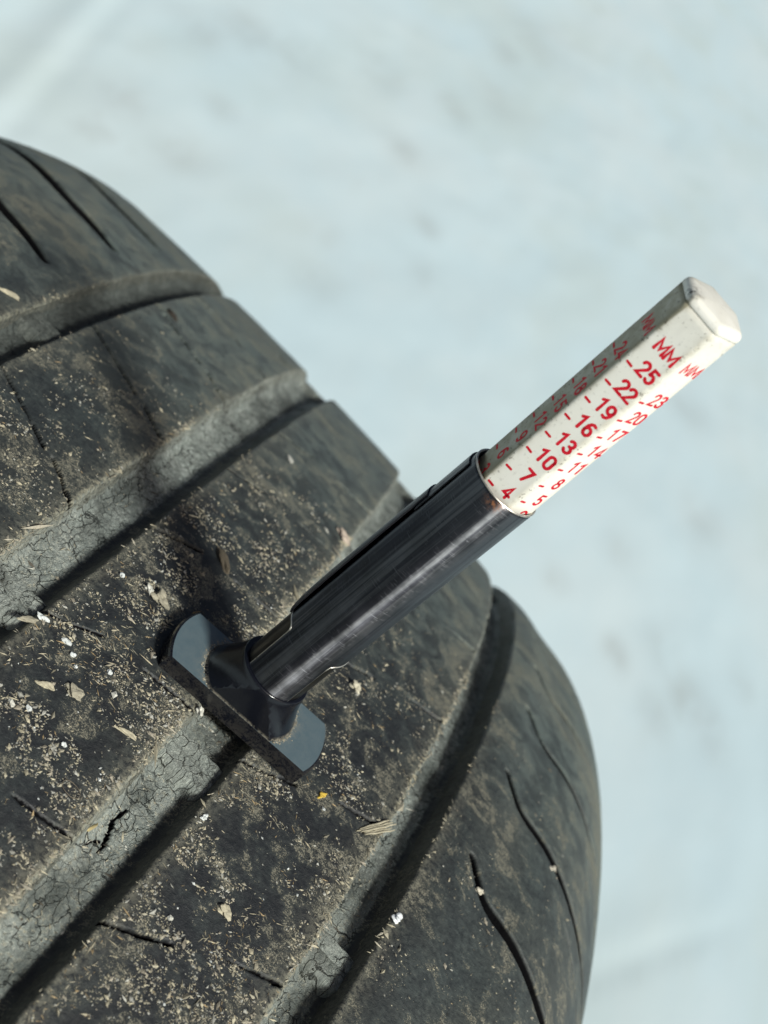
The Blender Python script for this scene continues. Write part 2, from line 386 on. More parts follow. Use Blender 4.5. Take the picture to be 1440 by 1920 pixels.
sl = np.concatenate([np.linspace(-HALF, S_NEAR, 60)[:-1], np.arange(S_NEAR, -58, 0.30), np.arange(-58, 28, 0.21), np.arange(28, 60, 0.30), np.arange(60, S_FAR, 0.42), np.linspace(S_FAR, HALF, 56)[1:-1]])
NS = len(sl)
SL_SH = np.concatenate([np.linspace(-HALF, S_NEAR, 60)[:-1], np.arange(S_NEAR, -45, 0.5), np.arange(-45, 100, 0.14), np.arange(100, S_FAR, 0.3), np.linspace(S_FAR, HALF, 56)[1:-1]])

SIPES = []      # (polyline, half width, depth)
def sipe(pts, hw, dp):
    P = np.array(pts, float)
    if len(P) > 3:                                   # smooth curve through the points
        Q = np.vstack([2 * P[0] - P[1], P, 2 * P[-1] - P[-2]]); out = []
        for i in range(1, len(Q) - 2):
            for t in np.linspace(0, 1, 5)[:-1]:
                a, b, c, d = Q[i - 1], Q[i], Q[i + 1], Q[i + 2]
                out.append(.5 * (2 * b + (c - a) * t + (2 * a - 5 * b + 4 * c - d) * t * t + (3 * b - a - 3 * c + d) * t ** 3))
        P = np.array(out + [P[-1]])
    SIPES.append((P, hw, dp))
def reps(base, pitch): return [base + pitch * i for i in range(-4, 7) if S_NEAR - 15 < base + pitch * i < S_FAR + 5]
for s0 in (-66, -40, 16.5, 42.4, 68.9, 93, 118, 143):
    sipe([(38.2, s0), (42.8, s0 - 4.2), (48.8, s0 - 5.2), (56.1, s0 - 6.8), (61.1, s0 - 7.3), (72, s0 - 7), (80, s0 - 5)], 1.35, 6.5)
    sipe([(58.5, s0 + 13), (66, s0 + 11.5), (76, s0 + 12)], 0.35, 1.5)
for s0 in (-65, -36.5, -8, 20.5, 49.2, 78.4, 107, 135):
    sipe([(-69.4, s0 - 1), (-75.4, s0 + 1.8), (-85.5, s0 + 5), (-99, s0 + 13), (-108, s0 + 17)], 2.0 if s0 < 60 else 2.9 if s0 < 90 else 3.4, 7.0)
for s0 in (-68, -41.5, -13.5, 14.5, 42.8, 71, 99, 127):
    sipe([(-57, s0 + .4), (-48, s0 - 4.2), (-43, s0 - 6.8)], 0.25, 2.4); sipe([(-41, s0 - 7.2), (-34, s0 - 12.0)], 0.30, 2.6)
for s0 in (-71, -43, -15, 13, 41, 69, 97, 125):
    sipe([(-27, s0 - .8), (-22, s0 + 2), (-18.9, s0 + 4.4)], 0.26 if abs(s0 - 13) < 1 else 0.16, 2.4 if abs(s0 - 13) < 1 else 0.8); sipe([(-12.6, s0 + 5.5), (-8.5, s0 + 6.4), (-3.5, s0 + 7.5)], 0.19, 1.4)
for s0 in (-72, -40.4, -7.7, 24.5, 56, 88, 120):
    sipe([(3.2, s0 - .3), (8, s0 + 2.5), (11.4, s0 + 4.9)], 0.22, 2.2); sipe([(17.8, s0 + 9.3), (21, s0 + 10.9), (24.4, s0 + 12.6)], 0.20, 2.0)

def pdist(x, s, P):
    d = np.full(x.shape, 1e9); L = np.zeros_like(x); acc = 0
    for a_, b_ in zip(P[:-1], P[1:]):
        ab = b_ - a_; l = np.hypot(*ab)
        t = np.clip(((x - a_[0]) * ab[0] + (s - a_[1]) * ab[1]) / l ** 2, 0, 1)
        dd = np.hypot(x - a_[0] - t * ab[0], s - a_[1] - t * ab[1])
        m_ = dd < d; d = np.where(m_, dd, d); L = np.where(m_, acc + t * l, L); acc += l
    return d, L, acc

def sipe_field(x, s):
    dz = np.zeros_like(x); sm = np.zeros_like(x)
    wob = (vnoise(x * .8, s * .8, 77) - 0.5) * 0.34 + (vnoise(x * 3, s * 3, 78) - .5) * 0.08
    for P, hw, dp in SIPES:
        lo = P.min(0) - 2; hi = P.max(0) + 2
        k = np.where((x > lo[0]) & (x < hi[0]) & (s > lo[1]) & (s < hi[1]))[0]
        if not len(k): continue
        d, L, tot = pdist(x[k], s[k], P)
        d = np.abs(d + wob[k] * (1 if hw < .5 else .2))
        ww = hw * (0.5 + 0.5 * np.minimum(1, L / (4.0 if hw < .5 else 9.0))) * ((0.8 + 0.4 * vnoise(x[k] * .5, s[k] * .5, 79)) if hw < .5 else 1.0)
        mk = 1 - sstep(ww * (0.8 if hw < .5 else .15), ww + 0.10, d) ** (1 if hw < .5 else .7)
        dz[k] = np.minimum(dz[k], -dp * mk); sm[k] = np.maximum(sm[k], np.minimum(1, mk * (1.5 if hw < .5 else dp / 1.6)))
    return dz, sm

tyre = bpy.data.objects.new('car_tyre', None); COL.objects.link(tyre); tyre.location = (0, 0, -R * MM)
tyre.empty_display_size = 0.05
tag(tyre, 'worn black car tyre with dusty ribs and cracked grooves standing in snow', 'tyre')

def add_tyre(name, me, mats):
    o = link(name, me, mats, tyre); o.matrix_parent_inverse = Matrix.Translation((0, 0, R * MM)); return o

def strip(name, xs, hs, gr, ed, sl=sl):
    """swept strip; xs columns across, hs height per column (mm), gr groove attr, ed edge attr"""
    nx = len(xs); NS = len(sl)
    Sg, Xg = np.meshgrid(sl, xs, indexing='ij'); Hg = np.tile(hs, (NS, 1)); Gg = np.tile(gr, (NS, 1)); Eg = np.tile(ed, (NS, 1))
    x, s, h, gg, ee = (q.ravel().copy() for q in (Xg, Sg, Hg, Gg, Eg))
    return x, s, h, gg, ee, nx

rib_bounds = [(XL, -62.1), (-56.1, -34.4), (-26.0, -4.3), (3.9, 25.2), (31.8, XR)]
WALL = 0.13                                      # wall draft, share of the groove width on each side
for i, (xa, xb) in enumerate(rib_bounds):
    cols, hs, gr, ed = [], [], [], []
    def wall(xe, sign, gi, order):
        wd = GEDGE[gi][1] - GEDGE[gi][0]; dp = GDEPTH[gi]; off = wd * WALL
        pr = []
        for t in np.linspace(0, 1, 13):          # from floor (0) to the rounded rib edge (1)
            pr.append((xe + sign * (off * (1 - t) ** 1.2), -dp - 0.2 + (dp + 0.2 - 0.55) * t, (1.0 - 0.35 * t) if sign > 0 else 0.05 * (1 - t), (0.15 + 0.6 * t) if sign > 0 else 0.1 + 0.3 * t))  # walls turned from the sun stay dark: shade put into the colour
        for a_ in (25, 50, 75, 90):
            q = math.radians(a_)
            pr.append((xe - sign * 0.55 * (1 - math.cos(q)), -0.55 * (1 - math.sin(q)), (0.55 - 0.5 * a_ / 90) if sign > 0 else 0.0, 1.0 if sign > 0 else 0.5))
        return pr if order > 0 else pr[::-1]
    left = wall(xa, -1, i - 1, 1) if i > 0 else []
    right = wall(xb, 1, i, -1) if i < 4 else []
    x0 = (xa + 0.55) if i > 0 else xa; x1 = (xb - 0.55) if i < 4 else xb
    step = 0.24 if i in (2, 3) else 0.30
    mid = np.linspace(x0, x1, int((x1 - x0) / step))[(1 if i > 0 else 0):(-1 if i < 4 else None)]
    fr = lambda x: max(math.exp(-max(0, x - xa) / 1.0) if i > 0 else 0, math.exp(-max(0, xb - x) / 1.3) if i < 4 else 0)
    prof = left + [(x, 0.0, 0.0, fr(x)) for x in mid] + right
    prof = np.array(prof)
    rows = SL_SH if i in (0, 4) else sl
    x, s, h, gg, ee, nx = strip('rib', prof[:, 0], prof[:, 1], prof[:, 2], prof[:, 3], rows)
    top = h > -0.6
    nearm = (s > S_NEAR) & (s < S_FAR)
    # ragged, slightly rolled rib edges
    lat = ((fbm(s * 0.35 + i * 50, x * 0 + i, 21 + i) - 0.5) * 0.55 + (vnoise(s * 1.7, x * 0 + i, 31 + i) - .5) * 0.22) * nearm
    wl = np.clip(ee, 0, 1)
    x = x + lat * wl * np.where(x < (xa + xb) / 2, 1, -1) * (1.0 if i in (1, 2, 3) else 0.7)
    k = np.where(top & nearm)[0]
    dz, sm = sipe_field(x[k], s[k])
    h[k] += dz
    h[k] += 0.16 * (fbm(x[k] * .18, s[k] * .18, 41) - .5) + 0.10 * (fbm(x[k] * 0.9, s[k] * 0.9, 43) - .5) + 0.05 * (vnoise(x[k] * 3.1, s[k] * 3.1, 47) - .5)
    sipea = np.zeros_like(x); sipea[k] = sm
    gg += 0
    # groove wall roughness
    kw = np.where(~top & nearm)[0]
    x[kw] += 0.30 * (fbm(s[kw] * 0.8, h[kw] * 0.8, 51 + i) - .5)
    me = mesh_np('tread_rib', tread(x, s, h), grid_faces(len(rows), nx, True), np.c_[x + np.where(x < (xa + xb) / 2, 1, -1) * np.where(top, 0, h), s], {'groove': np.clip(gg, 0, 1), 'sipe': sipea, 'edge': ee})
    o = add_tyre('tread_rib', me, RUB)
    if i in (0, 4): o['label'] = 'wide outer rib with curved slits running over the shoulder'

# grooves (floors with cracks and ledges)
WEAR = {0: [33, 152], 1: [-15.5, 152], 2: [-12.5, 152], 3: [-17.0, 152]}
GASH = [(np.array([(-1.9, -24.2), (-2.2, -27.0), (-1.2, -29.6), (-0.9, -31.4)]), 0.21, 1.0),
        (np.array([(-1.2, -29.6), (-2.6, -31.5), (-3.0, -33.5)]), 0.05, 0.5)]
for gi, (a_, b_) in enumerate(GEDGE):
    wd = b_ - a_; off = wd * WALL * 0.25
    xs = np.linspace(a_ + off, b_ - off, int(wd / 0.24)); u = (xs - xs[0]) / (xs[-1] - xs[0])
    hs = -GDEPTH[gi] + 1.5 * (np.abs(u - 0.5) * 2) ** 5
    x, s, h, gg, ee, nx = strip('groove', xs, hs, 1 - 0.96 * sstep(.56, .86, u), np.zeros_like(xs))  # shadowed right part of the floor painted dark through this value
    nearm = (s > S_NEAR) & (s < S_FAR)
    k = np.where(nearm)[0]
    h[k] += 0.55 * (fbm(x[k] * .35, s[k] * .2, 61 + gi) - .5) + 0.3 * (fbm(x[k] * 1.3, s[k] * .8, 63 + gi) - .5)
    sipea = np.zeros_like(x)
    if gi == 2:
        for P, hw, dp in GASH:
            d, L, tot = pdist(x, s, P)
            d = np.abs(d + (vnoise(x * 2, s * 2, 81) - .5) * .25)
            mk = 1 - sstep(hw * .6, hw + .14, d / (0.35 + 0.65 * np.sin(np.pi * np.clip(L / tot, 0.04, .96)))); h -= dp * mk; sipea = np.maximum(sipea, mk)
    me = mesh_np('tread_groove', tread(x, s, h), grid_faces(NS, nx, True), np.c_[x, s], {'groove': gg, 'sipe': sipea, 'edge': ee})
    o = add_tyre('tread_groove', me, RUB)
    # wear bars: worn rubber ledges moulded across the groove
    for wb in WEAR[gi]:
        L = 8.0
        ss = np.linspace(wb - L / 2 - .5, wb + L / 2 + .5, 40); xx = np.linspace(a_ + off, b_ - off, 28)
        S2, X2 = np.meshgrid(ss, xx, indexing='ij'); S2 = S2.ravel(); X2 = X2.ravel()
        e1 = np.abs(S2 - wb) + (vnoise(X2 * .8, S2 * .1, 71 + gi) - .5) * 0.8
        tp = 1 - sstep(L / 2 - 1.3, L / 2 + 0.3, e1)
        hh = -GDEPTH[gi] - 0.6 + 2.4 * tp + 0.25 * (fbm(X2 * .7, S2 * .7, 73) - .5)
        me = mesh_np('wear_bar', tread(X2, S2, hh), grid_faces(len(ss), len(xx)), np.c_[X2, S2 + 40 + 1.3 * hh * np.sign(S2 - wb)], {'groove': np.full(len(X2), .8), 'sipe': np.zeros(len(X2)), 'edge': np.full(len(X2), .2)})
        add_tyre('wear_bar', me, RUB)

# sidewalls and inside
def lathe_tyre(name, prof, mat, seg=180):
    prof = np.array(prof, float); th_ = np.linspace(0, 2 * math.pi, seg, endpoint=False)
    T_, I_ = np.meshgrid(th_, np.arange(len(prof)), indexing='ij')
    x = prof[I_, 0]; r = prof[I_, 1]
    co = np.stack([x, r * np.sin(T_), r * np.cos(T_) - R], -1).reshape(-1, 3) * MM
    add_tyre(name, mesh_np(name, co, grid_faces(seg, len(prof), True)), mat)
rr = R + float(drad(XR)); rlft = R + float(drad(XL))
lathe_tyre('sidewall', [(XR, rr), (XR + 3.2, rr - 4.5), (XR + 5.2, rr - 9), (XR + 6.5, rr - 9.6), (XR + 9, rr - 20), (XR + 10, rr - 32), (XR + 8, rr - 48), (XR + 3, rr - 62), (XR - 2, rr - 72), (XR - 5, 222), (XR - 6, 210), (XR - 14, 204), (XR - 18, 206)], SIDE)
lathe_tyre('sidewall', [(XL, rlft), (XL - 4, rlft - 4), (XL - 7, rlft - 9), (XL - 8.5, rlft - 10), (XL - 12, rlft - 24), (XL - 13, rlft - 38), (XL - 11, rlft - 54), (XL - 5, rlft - 70), (XL + 1, 226), (XL + 3, 210), (XL + 11, 204), (XL + 15, 206)], SIDE)
lathe_tyre('inner_liner', [(XR - 18, 206), (XR - 12, 226), (XR + 1, 262), (XR - 8, 288), (XR - 40, 300), (0, 303), (XL + 40, 300), (XL + 6, 290), (XL - 4, 262), (XL + 8, 226), (XL + 15, 206)], SIDE)

# ------------------------------------------------------------------ depth gauge
def axis_angle(v):
    t = Vector(v).length
    return Matrix.Rotation(t, 4, Vector(v)) if t > 1e-9 else Matrix.Identity(4)
YAW, HEX = 0.148, -0.1228
gauge = bpy.data.objects.new('tread_depth_gauge', None); COL.objects.link(gauge)
gauge.empty_display_size = 0.02
gauge.matrix_world = Matrix.Translation((0, 0, 0.00004)) @ axis_angle((0.012, -0.0086, 0)) @ Matrix.Rotation(YAW, 4, 'Z')
tag(gauge, 'tyre tread depth gauge with black foot, dark steel barrel and white millimetre stick', 'depth gauge')
FX = -1.05                                       # the barrel stands a little off the fitted stick axis
barrel_m = Matrix.Translation((FX * MM, 0, 0)) @ Matrix.Rotation(math.radians(1.0), 4, 'Y')

def lathe(prof, seg=96, cx=0.0):
    prof = np.array(prof, float); th_ = np.linspace(0, 2 * math.pi, seg, endpoint=False)
    T_, I_ = np.meshgrid(th_, np.arange(len(prof)), indexing='ij')
    r = prof[I_, 0]; z = prof[I_, 1]
    return np.stack([cx + r * np.cos(T_), r * np.sin(T_), z], -1).reshape(-1, 3) * MM, grid_faces(seg, len(prof), True)

def slab_cut(me, hw, ch=0.0):
    bm = bmesh.new(); bm.from_mesh(me)
    bmesh.ops.remove_doubles(bm, verts=bm.verts, dist=1e-7)
    for sg in (-1, 1):
        geom = bm.verts[:] + bm.edges[:] + bm.faces[:]
        res = bmesh.ops.bisect_plane(bm, geom=geom, plane_co=(0, sg * hw * MM, 0), plane_no=(0, sg, 0), clear_outer=True)
        ed_ = [e for e in res['geom_cut'] if isinstance(e, bmesh.types.BMEdge)]
        bmesh.ops.contextual_create(bm, geom=ed_)
    bmesh.ops.recalc_face_normals(bm, faces=bm.faces)
    return bm

# foot: round flange with two flats
co, F = lathe([(0.0001, 0), (12.3, 0), (12.55, 0.2), (12.6, 0.5), (12.6, 2.2), (12.45, 2.5), (12.2, 2.64), (11, 2.64), (9.6, 2.64), (8.7, 2.64), (8.1, 2.64), (7.7, 2.64), (7.4, 2.64), (7.0, 2.64), (0.0001, 2.64)], 160, FX)
bm = slab_cut(mesh_np('tmp', co, F), 5.15)
def sharp_long(e): return len(e.link_faces) == 2 and e.calc_face_angle(0) > 0.9
bmesh.ops.bevel(bm, geom=[e for e in bm.edges if sharp_long(e)], offset=0.16 * MM, segments=2, affect='EDGES', clamp_overlap=True)
bmesh.ops.triangulate(bm, faces=[f for f in bm.faces if len(f.verts) > 4])
me = bpy.data.meshes.new('foot'); bm.to_mesh(me); bm.free()
def foot_dust(me):
    v = np.zeros(len(me.vertices) * 3); me.vertices.foreach_get('co', v); v = v.reshape(-1, 3) / MM
    return v
v = foot_dust(me)
at = me.attributes.new('dust', 'FLOAT', 'POINT')
at.data.foreach_set('value', np.where(v[:, 2] < 2.3, 0.10, 0.05 + 0.75 * (np.abs(v[:, 1]) < 4.95) * np.exp(-np.maximum(0, np.hypot(v[:, 0] - FX, v[:, 1]) - 7.3) / .5)).astype(np.float32))
me.polygons.foreach_set('use_smooth', np.full(len(me.polygons), False))
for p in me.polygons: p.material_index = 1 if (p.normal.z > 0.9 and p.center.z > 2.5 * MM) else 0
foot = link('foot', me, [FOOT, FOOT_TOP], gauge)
# collar: flared boss cut by the same flats
cp = [(7.35, 2.60), (7.25, 2.72), (7.0, 3.1), (6.6, 3.8), (6.2, 4.6), (5.8, 5.5), (5.45, 6.5), (5.2, 7.3), (5.08, 7.95), (5.0, 8.1), (4.85, 8.12), (4.3, 8.12), (0.0001, 8.12)]
co, F = lathe(cp, 128, FX)
bm = slab_cut(mesh_np('tmp2', co, F), 5.13)
bmesh.ops.triangulate(bm, faces=[f for f in bm.faces if len(f.verts) > 4])
me = bpy.data.meshes.new('collar'); bm.to_mesh(me); bm.free()
v = foot_dust(me); at = me.attributes.new('dust', 'FLOAT', 'POINT')
at.data.foreach_set('value', np.clip(1.1 - (v[:, 2] - 2.6) * 3.0, 0.0, 1).astype(np.float32))
me.polygons.foreach_set('use_smooth', np.array([abs(p.normal.y) < 0.97 for p in me.polygons]))
link('collar', me, FOOT, gauge)
# line of dry dust caught round the collar
nd = 420; a = RS.rand(nd) * 6.283; rr_ = 7.35 + np.abs(RS.randn(nd)) * 0.25
pp = np.c_[FX + rr_ * np.cos(a), rr_ * np.sin(a), 2.67 + 0 * a]; pp = pp[np.abs(pp[:, 1]) < 4.9]; nd = len(pp)
b = RS.rand(nd) * 6.283
co, F, tn = octa(nd, pp * MM, (0.04 + 0.10 * RS.rand(nd) ** 2) * MM, np.c_[np.cos(b), np.sin(b), 0 * b], np.tile([0, 0, 1.], (nd, 1)), np.full(nd, .6), 1 + RS.rand(nd), np.array([.42, .38, .29]) * (0.6 + .6 * RS.rand(nd, 1)))
tag(link('dust_line', mesh_np('dust_line', co, F, None, {'tint': tn}, False), DEB, gauge), None, None, None, 'stuff')

# barrel: rolled sheet with two notches at its lower end
RB, TB = 4.72, 0.24
Z0, Z1, ZN = 7.6, 49.1, 16.4
def bshell(r, z0, z1, na=144, nz=60, keep=None):
    aa = np.linspace(0, 2 * math.pi, na, endpoint=False); zz = np.linspace(z0, z1, nz)
    A, Zq = np.meshgrid(aa, zz, indexing='ij'); A = A.ravel(); Zq = Zq.ravel()
    co_ = np.c_[r * np.cos(A), r * np.sin(A), Zq] * MM
    F_ = grid_faces(na, nz, True)
    uv_ = np.c_[(A % (2 * math.pi)) * r, Zq]
    return A, Zq, co_, F_, uv_
Abase = math.radians(-96)
A, Zq, co, F, uv = bshell(RB - TB, Z0, Z1, 192, 92)
am = (A[F].mean(1)); fz = Zq[F].mean(1)
# (mean of wrapped faces is fine: they lie near angle 0, inside a notch)
am = np.arctan2(np.sin(A[F]).mean(1), np.cos(A[F]).mean(1))
rel = np.abs((am - Abase + math.pi) % (2 * math.pi) - math.pi)
tong = (rel < math.radians(45)) | (rel > math.radians(135))
keep = (fz > ZN) | tong
rust = np.exp(-(((A * RB - math.radians(266) * RB) / 1.0) ** 2 + ((Zq - 48.5) / 0.7) ** 2))
me = mesh_np('barrel', co, F[keep], uv, {'rust': rust})
bm = bmesh.new(); bm.from_mesh(me); bmesh.ops.delete(bm, geom=[v_ for v_ in bm.verts if not v_.link_faces], context='VERTS'); bm.to_mesh(me); bm.free()
barrel = link('barrel', me, [STEEL, BARE], gauge); barrel.matrix_local = barrel_m
md = barrel.modifiers.new('sheet', 'SOLIDIFY'); md.thickness = TB * MM; md.offset = 1.0; md.material_offset_rim = 1; md.use_even_offset = True
# inner tube seen in the notches
A, Zq, co, F, uv = bshell(4.44, 7.0, 40.0, 96, 30)
o = link('inner_tube', mesh_np('inner_tube', co, F, uv, {'rust': 0 * A}), INNER, gauge); o.matrix_local = barrel_m
# rolled bright rim at the mouth, and wires of bright metal along the notch edges
def tube(points, r, closed=False, seg=8):
    P = np.array(points, float); n_ = len(P); T_ = np.gradient(P, axis=0) if not closed else (np.roll(P, -1, 0) - np.roll(P, 1, 0))
    T_ /= np.linalg.norm(T_, axis=1)[:, None]
    up = np.array([0.31, 0.17, 0.93]); N1 = np.cross(T_, up); N1 /= np.linalg.norm(N1, axis=1)[:, None]; N2 = np.cross(T_, N1)
    rads = np.full(n_, r) if np.isscalar(r) else np.array(r)
    an = np.linspace(0, 2 * math.pi, seg, endpoint=False)
    co_ = P[:, None] + rads[:, None, None] * (np.cos(an)[None, :, None] * N1[:, None] + np.sin(an)[None, :, None] * N2[:, None])
    co_ = np.concatenate([co_, co_[:, :1]], 1)
    F_ = grid_faces(n_, seg + 1, closed)
    return co_.reshape(-1, 3) * MM, F_
aa = np.linspace(0, 2 * math.pi, 120, endpoint=False)
co, F = tube(np.c_[4.62 * np.cos(aa), 4.62 * np.sin(aa), np.full(120, Z1 + .03)], 0.14, True)
o = link('mouth_rim', mesh_np('mouth_rim', co, F), BARE, gauge); o.matrix_local = barrel_m
for sgn in (-1, 1):
    a0 = Abase + sgn * math.radians(45.6); a1 = Abase + sgn * math.radians(90)
    path = [(4.64, a0, z) for z in np.linspace(8.1, ZN - .7, 14)] + [(4.66, a0 + sgn * q, ZN - .7 + z) for q, z in ((.01, .3), (.04, .55), (.09, .66))] + \
           [(4.68, a_, ZN + 0.02 + 0.25 * math.sin((a_ - a0) * sgn * 2)) for a_ in np.linspace(a0 + sgn * .15, a1, 12)]
    co, F = tube([(r_ * math.cos(a_), r_ * math.sin(a_), z_) for r_, a_, z_ in path], [0.07] * 13 + [.12, .15, .16, .13] + [0.13] * 12)
    o = link('notch_edge', mesh_np('notch_edge', co, F), BARE, gauge); o.matrix_local = barrel_m
# pocket clip: a springy strip on the far left of the barrel
def strap(a_c, half_w, pts, th):
    """pts: list of (z, radial gap)"""
    P = np.array(pts, float); co_ = []
    u = np.linspace(-half_w, half_w, 9)
    for lay in (0, 1):
        for z_, g_ in P:
            for q in u:
                an = a_c + q / RB
                rad_ = RB + g_ + lay * th
                co_.append((rad_ * math.cos(an), rad_ * math.sin(an), z_))
    n_ = len(P); nu = len(u); f1 = grid_faces(n_, nu); off_ = n_ * nu
    F_ = [tuple(f) for f in f1] + [tuple((f + off_)[::-1]) for f in f1]
    ring = [i * nu for i in range(n_)] + [(n_ - 1) * nu + j for j in range(1, nu)] + [i * nu + nu - 1 for i in range(n_ - 2, -1, -1)] + [j for j in range(nu - 2, 0, -1)]
    for q in range(len(ring)):
        a_, b_ = ring[q], ring[(q + 1) % len(ring)]; F_.append((b_, a_, a_ + off_, b_ + off_))
    uv_ = np.c_[np.tile(np.tile(u, n_), 2), np.tile(np.repeat(P[:, 0], nu), 2)]
    return np.array(co_) * MM, np.array(F_), uv_
co, F, uv = strap(math.radians(160), 2.4, [(16.4, .04), (17.2, .16), (18.6, .28), (24, .34), (32, .32), (38, .28), (41.5, .26)], .24)
o = link('pocket_clip', mesh_np('pocket_clip', co, F, uv, {'rust': np.zeros(len(co))}, False), STEEL, gauge); o.matrix_local = barrel_m
co, F, uv = strap(math.radians(158), 3.0, [(39.0, .03), (39.5, .09), (44, .10), (48.2, .10)], .18)
o = link('clip_band', mesh_np('clip_band', co, F, uv, {'rust': np.zeros(len(co))}, False), STEEL, gauge); o.matrix_local = barrel_m
# probe reaching down into the groove under the foot
co, F = lathe([(0.0001, -4.2), (0.9, -4.1), (1.0, -3.9), (1.0, 0.5), (0.0001, 0.5)], 24)
link('probe_pin', mesh_np('probe_pin', co, F), BARE, gauge)

# measuring stick: rounded hexagonal rod
HS = 4.40; AP = HS * math.sqrt(3) / 2; RC = 0.75
def hexsec(inset=0.0):
    if inset > 3.7: p_, g_ = hexsec(0.0); return p_ * 1e-4, g_
    ap = AP - inset; rc = max(0.15, RC - inset * .3); pts = []; gm = []
    inner = ap - rc; hsid = inner / math.cos(math.pi / 6)
    for i in range(6):
        nang = -math.pi / 2 + i * math.pi / 3              # face normal
        t = np.array([-math.sin(nang), math.cos(nang)]); nn = np.array([math.cos(nang), math.sin(nang)])
        half = hsid / 2
        for q in np.linspace(-1, 1, 13): pts.append(nn * ap + t * half * q); gm.append(abs(q) ** 6 * .55)
        ca_ = nang + math.pi / 6; cc = hsid * np.array([math.cos(ca_), math.sin(ca_)])
        for q in (-20, -10, 0, 10, 20):
            an = ca_ + math.radians(q); pts.append(cc + rc * np.array([math.cos(an), math.sin(an)])); gm.append(1.0 if abs(q) < 15 else .8)
    return np.array(pts), np.array(gm)
stick_m = Matrix.Rotation(HEX - YAW, 4, 'Z')
def sweep(levels):
    co_, gm_ = [], []
    for z_, ins, gs in levels:
        p_, g_ = hexsec(ins); co_.append(np.c_[p_, np.full(len(p_), z_)]); gm_.append(np.clip(g_ * gs[0] + gs[1], 0, 1))
    n_ = len(co_[0]); co_ = [np.vstack([c, c[:1]]) for c in co_]; gm_ = [np.r_[q, q[:1]] for q in gm_]
    return np.vstack(co_), np.concatenate(gm_), grid_faces(len(levels), n_ + 1)[:, ::-1]
zs_ = np.linspace(38, 79.22, 60)
side_of = lambda c: c
co, gm, F = sweep([(z_, 0, (0.75, 0.05 + 0.42 * math.exp(-(79.3 - z_) / 2.6) + 0.2 * math.exp(-max(0, z_ - 49) / 1.5))) for z_ in zs_] + [(79.30, 0.10, (1, .6))])
gm = np.where(co[:, 0] < -2.15, np.clip(gm * .6 + 0.9, 0, 1.4), gm * np.where(co[:, 0] < 0, 1.0, 0.75))  # whole left face raised to paint in its shade along with grime
stain = np.zeros(len(co))
st = link('measuring_stick', mesh_np('measuring_stick', co * MM, F, None, {'grime_shade': gm, 'stain': stain}), STICK, gauge); st.matrix_local = stick_m
lev = [(79.28, .16, (1, .5)), (79.36, .02, (1, .35)), (79.5, -.02, (.8, .15))]
for q in np.linspace(0, 90, 8):
    lev.append((79.75 + 0.80 * math.sin(math.radians(q)), 0.85 * (1 - math.cos(math.radians(q))), (.5, .06)))
lev += [(80.66, 1.6, (.3, .03)), (80.74, 2.6, (.2, .02)), (80.78, 3.4, (.2, .02)), (80.78, 3.9, (.2, .02))]
co, gm, F = sweep(lev)
p0 = np.array([-2.35, -3.3, 80.1]); stain = 1.1 * np.exp(-(((co[:, 0] + 2.5) / .75) ** 2 + ((co[:, 1] + 2.6) / 1.6) ** 2 + ((co[:, 2] - 80.0) / .6) ** 2))
cap = link('end_cap', mesh_np('end_cap', co * MM, F, None, {'grime_shade': gm * np.where(co[:, 0] < 1, 1, .6), 'stain': stain}), STICK, gauge); cap.matrix_local = stick_m
co, gm, F = sweep([(79.2, .12, (0, 0)), (79.4, .12, (0, 0))])
o = link('seam', mesh_np('seam', co * MM, F), SEAM, cap)

# printed scale: stroke lettering
def arc(cx, cy, rx, ry, a0, a1, n_=14):
    t = np.radians(np.linspace(a0, a1, n_)); return [(cx + rx * math.cos(q), cy + ry * math.sin(q)) for q in t]
GL = {
 '0': [arc(.25, .72, .25, .28, 0, 180) + arc(.25, .28, .25, .28, 180, 360) + [(.5, .72)]],
 '1': [[(.06, .80), (.30, 1), (.30, 0)]],
 '2': [arc(.25, .74, .25, .26, 170, -35, 16) + [(.01, .0), (.52, .0)]],
 '3': [arc(.24, .76, .22, .24, 150, -70, 14) + [(.22, .53)], [(.22, .53)] + arc(.25, .27, .25, .27, 75, -155, 16)],
 '4': [[(.52, .28), (0, .28), (.36, 1), (.36, 0)]],
 '5': [[(.48, 1), (.10, 1), (.06, .56)] + arc(.25, .31, .25, .31, 130, -145, 16)],
 '6': [[(.44, .96), (.30, 1), (.14, .90), (.03, .65), (0, .32)], arc(.25, .30, .25, .30, 180, -180, 22)],
 '7': [[(.0, 1), (.50, 1), (.16, 0)]],
 '8': [arc(.25, .76, .20, .24, -90, 270, 20), arc(.25, .27, .25, .27, 90, 450, 22)],
 '9': [[(.06, .04), (.20, 0), (.36, .10), (.47, .35), (.5, .68)], arc(.25, .70, .25, .30, 0, 360, 22)],
 'M': [[(0, 0), (.02, 1), (.36, .22), (.70, 1), (.72, 0)]],
 '-': [[(0, 0), (.45, 0)]],
}
